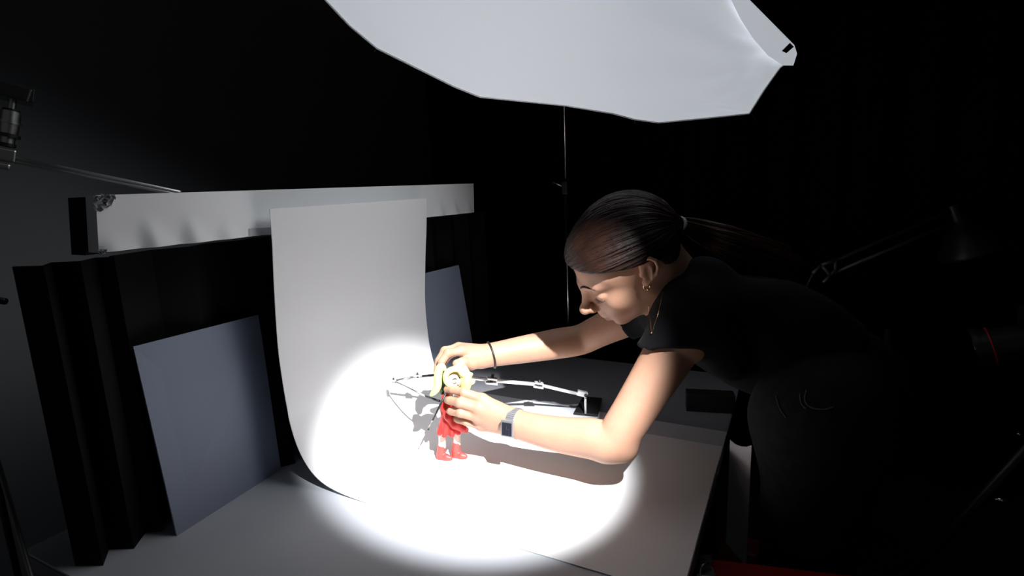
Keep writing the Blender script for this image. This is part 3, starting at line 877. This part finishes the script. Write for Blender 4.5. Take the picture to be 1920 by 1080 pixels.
for sd_ in seeds:
    sd_ = sd_/np.linalg.norm(sd_); td = tdir + rng.normal(0, .045, 3); td /= np.linalg.norm(td); line = []
    t1_ = rng.uniform(.75, 1.0)
    for t in np.linspace(.02, t1_, 16):
        d_ = slerp(sd_, td, t); h_ = hbv.ray_cast(V(hcen+d_*.25), V(-d_), .25)
        if h_[0] is not None and (np.array(h_[0])-hcen)@d_ > .04: line.append(np.array(h_[0])-d_*.0004)
    if len(line) > 5:
        m_ = len(line); hmb.tube(line, [.0013*math.sin(math.pi*(.12+.8*k/(m_-1)))+.0002 for k in range(m_)], 5)
hv, hf = np.array(hmb.v), hmb.f
hair = link_mesh('hair', np_mesh('hair', pos2, f2), M['hair'], person)
bmh = bmesh.new(); bmh.from_mesh(hair.data); vv_ = [bmh.verts.new(v) for v in hmb.v]
for q in hf:
    try: fc = bmh.faces.new([vv_[i] for i in q]); fc.smooth = True
    except ValueError: pass
bmh.to_mesh(hair.data); bmh.free()
hair['label'] = 'dark brown hair combed back'
# ponytail of many fine locks
pmb = MB()
cl = [tie, D(1310, 434, 1.19), D(1365, 452, 1.19), D(1420, 470, 1.19), D(1480, 490, 1.19), D(1515, 505, 1.2)]
tie_px = CM.T@(tie-CAM); 
for i in range(190):
    a_ = rng.uniform(0, 2*math.pi); q_ = math.sqrt(rng.uniform(0, 1)); ln = rng.uniform(.5, 1.0)
    oy, ox = q_*math.sin(a_), q_*math.cos(a_)
    sp = [.010, .026, .034, .036, .030, .022]
    pts_ = []
    for j, c0 in enumerate(cl):
        droop = .012*max(0, j-1)*max(0, -oy)
        jit = rng.normal(0, .0015*j)
        pts_.append(c0 + np.array([0, 0, 1.])*(oy*sp[j]-droop+jit) + np.array([.46, -.89, 0])*ox*sp[j]*.8)
    sm_ = spline(pts_, 5); m_ = max(4, int(len(sm_)*ln)); sm_ = sm_[:m_]
    rs = [.0019*(1-.85*(k/(m_-1))**2)+.0002 for k in range(m_)]
    pmb.tube(sm_, rs, 5)
pt_ = pmb.build('ponytail', M['ponyhair'], person, True); pt_['label'] = 'long ponytail lying over the back'
tx = (cl[1]-tie)/np.linalg.norm(cl[1]-tie)
mbt = MB()
for o_ in (-.0035, 0.001, .0045): mbt.torus(tie+tx*(.004+o_), tx+np.array([0, .05*o_*100, 0]), .0105, .0028, 32, 8)
mbt.build('hair_tie', M['white'], person, True)['label'] = 'white elastic hair tie'
# eyebrows and lashes laid on the skin surface
bsel = (np.linalg.norm(pos-HC, axis=1) < .2)
bvf = f[bsel[f].all(1)]
bvb = BVHTree.FromPolygons([tuple(v) for v in pos], [tuple(q) for q in bvf])
def on_face(u, l, lift=0.0, f0=.16):
    h_ = bvb.ray_cast(V(hp(f0, u, l)), V(-HF))
    return np.array(h_[0]) + np.array(h_[1])*lift if h_[0] is not None else hp(.09, u, l)
for sg in (1, -1):
    br_ = [(.030, .010), (.0345, .018), (.037, .028), (.036, .038), (.031, .047)]
    mbw = MB(); bp_ = [on_face(u_, l_*sg) for u_, l_ in br_]; bp_ = spline(bp_, 4)
    mbw.tube(bp_, [.0011+.0014*math.sin(math.pi*min(1, .15+k/len(bp_))) for k in range(len(bp_))], 8)
    mbw.build('eyebrow', M['brow'], person, True)
    mbw = MB(); lp_ = [on_face(u_, l_*sg) for u_, l_ in [(-.003, .020), (-.0045, .028), (-.0045, .036), (-.002, .045)]]; lp_ = spline(lp_, 5)
    mbw.tube(lp_, [.0008]*len(lp_), 6)
    for b0_ in lp_[::1]:
        mbw.tube([b0_, b0_+HF*.004-HU*.0025, b0_+HF*.007-HU*.0025], [.0004, .0003, .0001], 4)
    mbw.build('eyelash', M['brow'], person, True)
# earring, necklace
lb = hp(.004, -.004, .076)
mbe = MB().torus(lb-HU*.006+HL*.002, HF*.3+HL*.9, .0058, .0012, 24, 8)
mbe.ball(lb-HU*.011+HL*.002-np.array([0, 0, .002]), .0026, 10)
mbe.build('earring', M['gold'], person, True)
# bracelet and watch
axf = (Ef-Wf)/np.linalg.norm(Ef-Wf)
bc_ = L3(Wf, Ef, .05)
MB().torus(bc_, axf+np.array([.1, 0, .15]), .0305, .0024, 48, 8).build('bracelet', M['blackplastic'], person, True)['label'] = 'thin black wrist band'
axn = (En-Wn)/np.linalg.norm(En-Wn); wc = L3(Wn, En, .02)
tow = (CAM-wc)/np.linalg.norm(CAM-wc); tow = tow-axn*(tow@axn); tow /= np.linalg.norm(tow); perp = np.cross(axn, tow)
if perp[2] < 0: perp = -perp
nrmw = tow*.93 - perp*.36; per2 = perp*.93 + tow*.36
wt = MB()
for i in range(44):
    a_ = 2*math.pi*i/44; d_ = math.cos(a_)*nrmw+math.sin(a_)*per2; t_ = -math.sin(a_)*nrmw+math.cos(a_)*per2
    wt.box(wc+d_*.0300, (.0175, .0040, .0022), (axn, t_, d_), bev=.0004)
wb = wt.build('watch_band', M['watchsteel'], person); wb['label'] = 'steel link watch band'
wf = MB().box(wc+nrmw*.0345, (.027, .034, .008), (axn, per2, nrmw), bev=.0015).build('watch_case', M['watchsteel'], person)
wf['label'] = 'square steel watch case'
MB().box(wc+nrmw*.0388, (.021, .026, .001), (axn, per2, nrmw), bev=.0003).build('watch_dial', M['watchface'], wf)
hm = MB(); cf = wc+nrmw*.0395
hm.box(cf+per2*.003, (.0008, .007, .0004), (axn, per2, nrmw)); hm.box(cf+axn*.0025, (.005, .0008, .0004), (axn, per2, nrmw))
hm.build('watch_hand', M['chrome'], wf)

# t-shirt
T = SDF()
sl = L3(Sn, En, .36); T.cone(Sn, sl, .060, .060, .03, flat=True)
for dq in (.97, 1.02, 1.07):
    T.cone(D(1205, 712, dq), D(1335, 700, dq), .052, .052, .003, '-')
T.cone(L3(Sn, En, .20), L3(Sn, En, .5), .046, .050, .004, '-')
for sg in (-1, 1):
    T.cone(ca_+LAT*.06*sg, cb_+LAT*.045*sg, .088, .098, .05)
    T.cone(cb_+LAT*.045*sg, D(1545, 690, 1.12)+LAT*.05*sg, .098, .108, .05)
T.cone(Sn, Sf, .062, .062, .04)
T.cone(NB+np.array([.035, .01, -.005]), ca_, .062, .09, .04)
# loose cloth hanging at the belly
T.cone(D(1352, 630, 1.025), D(1366, 672, 1.03), .046, .044, .02)
T.cone(D(1360, 655, 1.12), D(1440, 672, 1.10), .055, .070, .05)
slf = L3(Sf, Ef, .42); T.cone(Sf, slf, .055, .052, .03, flat=True)
T.cone(L3(Sf, Ef, .34), L3(Sf, Ef, .6), .042, .044, .004, '-')
hemn = D(1700, 800, 1.12)-D(1450, 628, 1.12); hemn /= np.linalg.norm(hemn)
T.cone(hp(-.03, -.02, 0), NB+np.array([-.012, -.004, .0]), .053, .054, .008, '-')
T.cone(D(1322, 528, 1.075), D(1300, 580, 1.06), .050, .055, .03)
T.half(D(1535, 690, 1.10), np.array([.80, .1, -.55]), .006, '-')
pos3, f3 = T.mesh(.004)
pos3 = relax(pos3, f3, 2)
# folds
fd = np.sin(pos3[:, 0]*60+pos3[:, 2]*45+3*np.sin(pos3[:, 1]*18))*.0016+np.sin(pos3[:, 0]*31-pos3[:, 2]*70)*.0012
c0 = (pos3-(ca_+cb_)/2); pos3 = pos3 + c0/np.linalg.norm(c0, axis=1)[:, None]*fd[:, None]
ts = link_mesh('t_shirt', np_mesh('t_shirt', pos3, f3), M['shirt'], person); ts['label'] = 'plain black short sleeved t-shirt'
bvt = BVHTree.FromPolygons([tuple(v) for v in np.concatenate([pos3, pos])], [tuple(q) for q in np.concatenate([f3, f+len(pos3)])])
mbn = MB(); nk = []
for (x_, y_) in [tuple(p) for p in spline([np.array(p, float) for p in [(1243, 545), (1240, 562), (1234, 588), (1228, 606), (1222, 624), (1220, 606), (1217, 588), (1216, 574)]], 5)]:
    d_ = V(ray(x_, y_)); h_ = bvt.ray_cast(V(CAM), d_.normalized())
    nk.append(np.array(h_[0]) + (CAM-np.array(h_[0]))*.004)
for k_ in range(3):
    for i_ in range(1, len(nk)-1):
        if np.linalg.norm(nk[i_]-nk[i_-1]) > .03: nk[i_] = nk[i_-1]+(nk[i_]-nk[i_-1])*.1
mbn.tube(nk, .0004, 6); mbn.ball(nk[20], .0018, 8)
mbn.build('necklace', M['gold'], person, True)['label'] = 'thin gold necklace chain'
# jeans
Jn = SDF()
hipn, hipf = np.array([.06, 1.07, .90]), np.array([.11, 1.26, .90])
for sg in (-1, 1):
    Jn.cone(D(1530, 680, 1.12)+LAT*.045*sg, (hipn if sg < 0 else hipf), .095, .105, .05)
Jn.cone(hipn, hipf, .105, .105, .05)
kn, kf = np.array([.045, 1.08, .50]), np.array([.08, 1.27, .50])
an_, af_ = np.array([.09, 1.09, .10]), np.array([.15, 1.28, .10])
Jn.chain([hipn, kn, an_], [.10, .068, .052], .04)
Jn.chain([hipf, kf, af_], [.10, .068, .052], .04)
pos4, f4 = Jn.mesh(.006); pos4 = relax(pos4, f4, 2)
fd = np.sin(pos4[:, 2]*70+pos4[:, 0]*30)*.0015*np.clip((1.0-pos4[:, 2])*3, 0, 1)
pos4[:, 0] += fd; pos4[:, 1] += fd
jn = link_mesh('jeans', np_mesh('jeans', pos4, f4), M['jeans'], person); jn['label'] = 'faded black denim jeans'
sm2 = MB()
# pocket and waist stitching laid on the denim surface
bvh = BVHTree.FromPolygons([tuple(v) for v in pos4], [tuple(q) for q in f4])
def drape(pxs, r, mb):
    out = []
    for (x_, y_) in pxs:
        d_ = V(ray(x_, y_)); h_ = bvh.ray_cast(V(CAM), d_.normalized())
        if h_[0] is not None: out.append(np.array(h_[0])+np.array(h_[1])*.0008)
    if len(out) > 1: mb.tube(out, r, 6)
def cur(pl, n=6): return [tuple(p) for p in spline([np.array(p, float) for p in pl], n)]
drape(cur([(1512, 732), (1509, 750), (1520, 764), (1545, 768), (1563, 763)]), .0011, sm2)
drape(cur([(1500, 738), (1502, 756), (1512, 768)]), .0009, sm2)
drape(cur([(1455, 742), (1462, 765), (1475, 785)]), .0009, sm2)
if sm2.v: sm2.build('pocket_stitching', M['seam'], person, True)
for nm2, an2 in (('shoe', an_), ('shoe', af_)):
    sh = SDF()
    sh.cone(an2+[.01, 0, -.055], an2+[-.13, 0, -.065], .036, .030, .03); sh.ell(an2+[-.06, 0, -.06], (.12, .042, .035), None, .03); sh.cone(an2+[0, 0, -.05], an2+[0, 0, .01], .038, .045, .02)
    sh.half(an2*[1, 1, 0]+[0, 0, .0], (0, 0, -1), .006, '-')
    p5, f5 = sh.mesh(.006); link_mesh(nm2, np_mesh(nm2, p5, f5), M['shoe'], person)

# ------------------------------------------------------------------ clay puppet
PF = onZ(843, 858, TZ+.0035)
camh = np.array([CAM[0]-PF[0], CAM[1]-PF[1], 0]); camh /= np.linalg.norm(camh); rgt = np.array([-camh[1], camh[0], 0])
def pf(x, y, off=0.0):
    d_ = ray(x, y); return CAM + d_*(((PF+camh*off)-CAM)@camh)/(d_@camh)
pup = empty('clay_puppet', PF, 'small clay puppet in a red dress and red boots held by both hands', 'puppet')
FR = camh*.80+rgt*.45; FR /= np.linalg.norm(FR); SD = np.cross([0, 0, 1.], FR)
hc = pf(850, 711)
axp = (FR, SD, np.array([0, 0, 1.]))
def sd(name, fn, m, h=.0016, par=None, rl=1):
    s_ = SDF(); fn(s_); p_, f_ = s_.mesh(h, 16); p_ = relax(p_, f_, rl); return link_mesh(name, np_mesh(name, p_, f_), m, par or pup)
def headfn(s_):
    s_.ell(hc, (.019, .019, .022), axp); s_.cone(hc-[0, 0, .01], pf(843, 752), .008, .006, .006)
    s_.ell(hc+FR*.019-[0, 0, .004], (.004, .003, .003), axp, .004)
hd_ = sd('head', headfn, M['claySkin'])
ey = MB()
for sg in (-1, 1): ey.ball(hc+FR*.0172+SD*.007*sg+np.array([0, 0, .001]), .0042, 14)
eyo = ey.build('eyes', M['eye'], hd_, True)
py_ = MB()
for sg in (-1, 1): py_.ball(hc+FR*.0208+SD*.0068*sg+np.array([0, 0, .0]), .0013, 10)
py_.build('pupils', M['blackplastic'], hd_, True)
eb = MB()
for sg in (-1, 1): eb.tube([hc+FR*.0195+SD*.003*sg+np.array([0, 0, .0065]), hc+FR*.019+SD*.0075*sg+np.array([0, 0, .009]), hc+FR*.0165+SD*.012*sg+np.array([0, 0, .007])], [.0008, .0011, .0006], 8)
eb.build('brows', M['green'], hd_, True)
def capfn(s_):
    s_.ell(hc-FR*.006+np.array([0, 0, .005]), (.021, .0225, .022), axp)
    s_.cone(pf(831, 702, -.004), pf(829, 736, -.006), .0065, .005, .006)
    s_.cone(pf(862, 702, .008), pf(863, 726, .008), .003, .0025, .003)
    s_.half(hc+FR*.008, FR, .003, '-')
sd('dark_under_hair', capfn, M['green'])
def flow(s_, pts, rs, k):
    q_ = spline([np.array([*p_, r_]) for p_, r_ in zip(pts, rs)], 4)
    s_.chain([a_[:3] for a_ in q_], [float(a_[3]) for a_ in q_], k)
def hairfn(s_):
    # left lock sweeping down and out
    flow(s_, [pf(828, 689, .008), pf(822, 698, .008), pf(821, 712, .008), pf(820, 724, .008), pf(815, 734, .008), pf(808, 741, .008)], [.0060, .0078, .0080, .0078, .0062, .0028], .003)
    flow(s_, [pf(822, 690, .006), pf(829, 687, .010), pf(835, 693, .010)], [.006, .0048, .002], .004)
    # right mass
    flow(s_, [pf(866, 686, .010), pf(870, 697, .010), pf(873, 710, .008), pf(873, 722, .006), pf(870, 734, .004)], [.006, .0095, .0115, .0105, .008], .004)
    flow(s_, [pf(873, 708, .008), pf(880, 715, .008), pf(886, 717, .008), pf(890, 713, .008)], [.008, .0058, .0036, .0012], .003)
    flow(s_, [pf(874, 698, .004), pf(881, 703, .004), pf(885, 701, .004)], [.006, .004, .0015], .003)
    # top flick
    flow(s_, [pf(852, 690, .014), pf(860, 687, .016), pf(865, 681, .014), pf(864, 675, .012)], [.003, .0062, .005, .0018], .004)
    # fringe ringing the face
    arcp = [(842, 724), (836, 714), (836, 703), (843, 695), (853, 692), (862, 694), (867, 702)]
    flow(s_, [pf(x_, y_, .018) for x_, y_ in arcp], [.0030, .0046, .0052, .0052, .0052, .0052, .006], .003)
sd('hair', hairfn, M['yellow'])
def dressfn(s_):
    s_.chain([pf(838, 748), pf(839, 768), pf(842, 790), pf(843, 806)], [.0125, .0155, .0185, .0235], .006)
    s_.half(pf(843, 808), (0, 0, -1), .002, '-')
    for k in range(9):
        a_ = 2*math.pi*k/9; o_ = math.cos(a_)*rgt+math.sin(a_)*camh
        s_.cone(pf(842, 786)+o_*.016, pf(843, 808)+o_*.024, .004, .0055, .003)
    s_.half(pf(843, 811), (0, 0, -1), .002, '-')
sd('dress', dressfn, M['red'])
def sashfn(s_):
    s_.chain([pf(832, 744, .012), pf(833, 764, .016), pf(841, 782, .022), pf(853, 796, .026), pf(868, 804, .022), pf(874, 806, .014)], [.005, .0075, .0085, .0090, .0078, .006], .004)
sd('sash', sashfn, M['red'], rl=1)
def armfn(s_):
    s_.chain([pf(832, 750, 0), pf(826, 766, .006), pf(822, 780, .012)], [.0055, .0048, .004], .004)
sd('arm', armfn, M['claySkin'])
sd('arm', lambda s_: s_.chain([pf(848, 750, 0), pf(862, 768, -.002), pf(874, 784, -.004)], [.0055, .0048, .0045], .004), M['claySkin'])
for (lx, bx_, ty) in ((827, (829, 836), 860), (854, (857, 830), 856)):
    sd('leg', lambda s_: s_.chain([pf(lx+2, 806), pf(bx_[0], bx_[1]), pf(bx_[0], ty-12)], [.0085, .0075, .006], .004), M['claySkin'])
    def bfn(s_, lx=lx, bx_=bx_, ty=ty):
        s_.chain([pf(bx_[0]-1, bx_[1]), pf(bx_[0]-2, ty-12), pf(bx_[0]-3, ty-5)], [.0092, .0085, .0085], .004)
        g0 = pf(bx_[0]-3, ty-4); g0[2] = TZ+.0035+.006
        s_.chain([g0, g0+FR*.010*1.0+rgt*.008, g0+FR*.014+rgt*.014-[0, 0, .001]], [.008, .007, .0055], .004)
        s_.half(g0*[1, 1, 0]+[0, 0, TZ+.0038], (0, 0, -1), .001, '-')
        s_.half(pf(bx_[0], bx_[1]-2), (0, 0, 1), .001, '-')
    sd('boot', bfn, M['redboot'])
# black sculpting needle held against the puppet
nd = empty('needle_tool', pf(803, 806, .02), 'thin black needle tool hanging down beside the puppet\'s red dress', 'tool')
MB().tube([pf(836, 738, .022), pf(820, 770, .021), pf(811, 788, .020)], [.0022, .0022, .0016], 10).build('handle', M['blackmetal'], nd, True)
MB().tube([pf(811, 788, .020), pf(803, 803, .020)], [.0011, .0009], 8).build('needle', M['steel'], nd, True)
MB().ball(pf(803, 805, .020), .0022, 10).build('tip', M['blackmetal'], nd, True)
